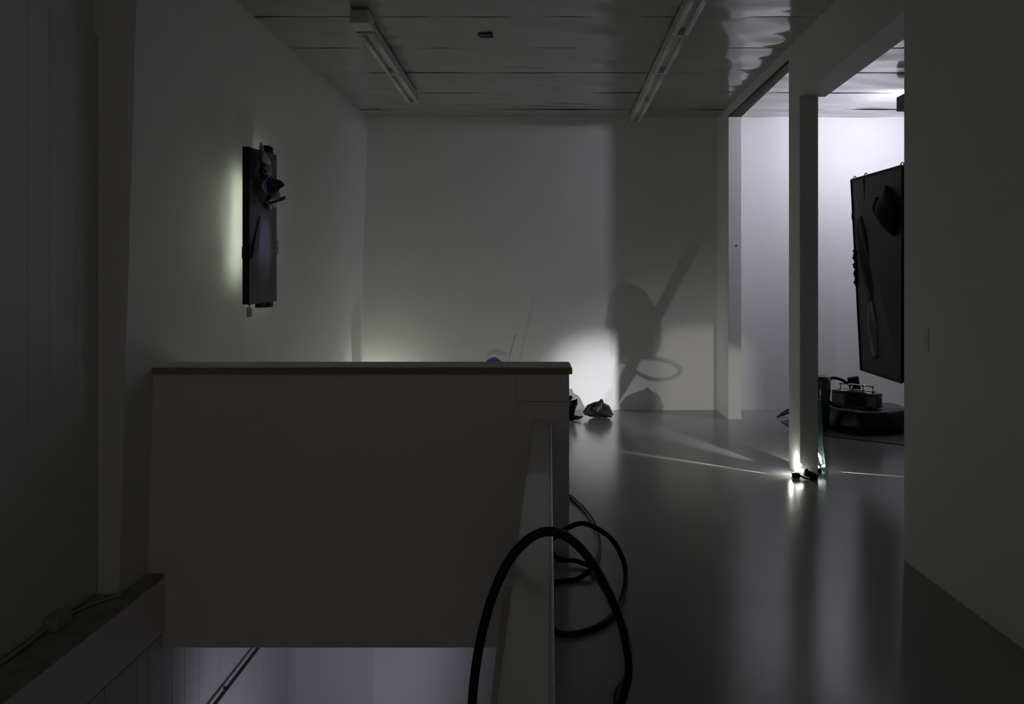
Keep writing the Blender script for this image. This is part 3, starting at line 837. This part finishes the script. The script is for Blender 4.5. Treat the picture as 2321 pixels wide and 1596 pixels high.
for k in range(16):
    q = on(0.005 + 0.02 * math.sin(k * 1.7), 0.375 + 0.0118 * k, 0.012)
    obj('bead', lathe((q.x, q.y, q.z - 0.016), [(0.004, 0), (0.013, 0.006), (0.016 + 0.004 * math.sin(k * 2.3), 0.016), (0.013, 0.026), (0.004, 0.032)], 10), 'side', hp, True)
obj('side_clip', ring(on(-0.01, 0.19, 0.0), (1, 0.3, 0), 0.03, 0.006, 0.5, 1.3), 'steel', hp, True)
# pole that carries the panel, out of sight behind the right wall
obj('support_pole', cyl((TR.x + 0.10, 6.93, 0.0), (TR.x + 0.10, 6.93, cz(6.93) - 0.01), 0.02, 12), 'side', hp, True)
for z in (1.0, 2.3):
    obj('support_arm', cyl((TR.x + 0.10, 6.93, z), (TR.x + 0.03, 7.05, z), 0.012, 8), 'side', hp, True)

# flood lamp housing under the ceiling
fl = thing('flood_lamp', 'black flood lamp under the ceiling of the second room', 'lamp', (3.95, 7.85, cz(7.85)))
zt = cz(7.85) - 0.02
obj('housing', box(3.672, 4.03, 7.74, 7.93, zt - 0.235, zt - 0.085, 0.012), 'side', fl)
obj('bracket', box(3.84, 3.89, 7.80, 7.86, zt - 0.087, zt, 0.003), 'side', fl)

# ------------------------------------------------------------------ the long hose
r0 = 0.0128
def G(px_, py_, dz=0.0):
    """point of the hose lying on the floor at that pixel"""
    Y = F * (H - r0 - dz) / (py_ - CY)
    return P(px_, py_, Y)
pts = [(-0.235, 2.10, -0.10), P(1063, 1680, 2.10), P(1075, 1540, 2.10), P(1096, 1420, 2.10), P(1132, 1312, 2.10), P(1180, 1238, 2.10), P(1238, 1205, 2.10),
       P(1295, 1224, 2.14), P(1348, 1285, 2.24), P(1398, 1385, 2.40), P(1420, 1470, 2.50), P(1424, 1535, 2.50), P(1404, 1620, 2.44),
       (0.25, 2.36, r0 + .004), (0.215, 2.25, r0), (0.23, 2.12, r0), (0.275, 2.14, r0), (0.30, 2.35, r0), G(1398, 1590), G(1422, 1530), G(1424, 1450), G(1400, 1385), G(1352, 1297, 0.004), G(1310, 1273, 0.01), G(1270, 1268, 0.02),
       (0.079, 4.24, 0.06), (0.078, 4.08, 0.17), P(1262, 1214, 3.9), P(1290, 1195, 3.94), P(1328, 1187.5, 3.98), P(1382, 1218, 3.98), P(1412, 1268, 3.95), P(1418, 1315, 3.86), P(1408, 1362, 3.70),
       G(1380, 1404), G(1330, 1430), G(1280, 1437), (0.072, 3.40, r0), (0.067, 3.6, r0), (0.074, 3.88, r0), G(1278, 1317), G(1312, 1311), G(1343, 1284, 0.024), G(1358, 1235), G(1343, 1180), G(1310, 1140), G(1280, 1120), (0.02, 5.75, r0), (-0.15, 6.0, r0), (-0.3, 6.6, r0)]
tag(obj('rubber_hose', tube(catmull(pts, 12), r0, 14), 'rubber', smooth=True), 'long dark rubber hose looping over the stair guard onto the floor', 'hose')
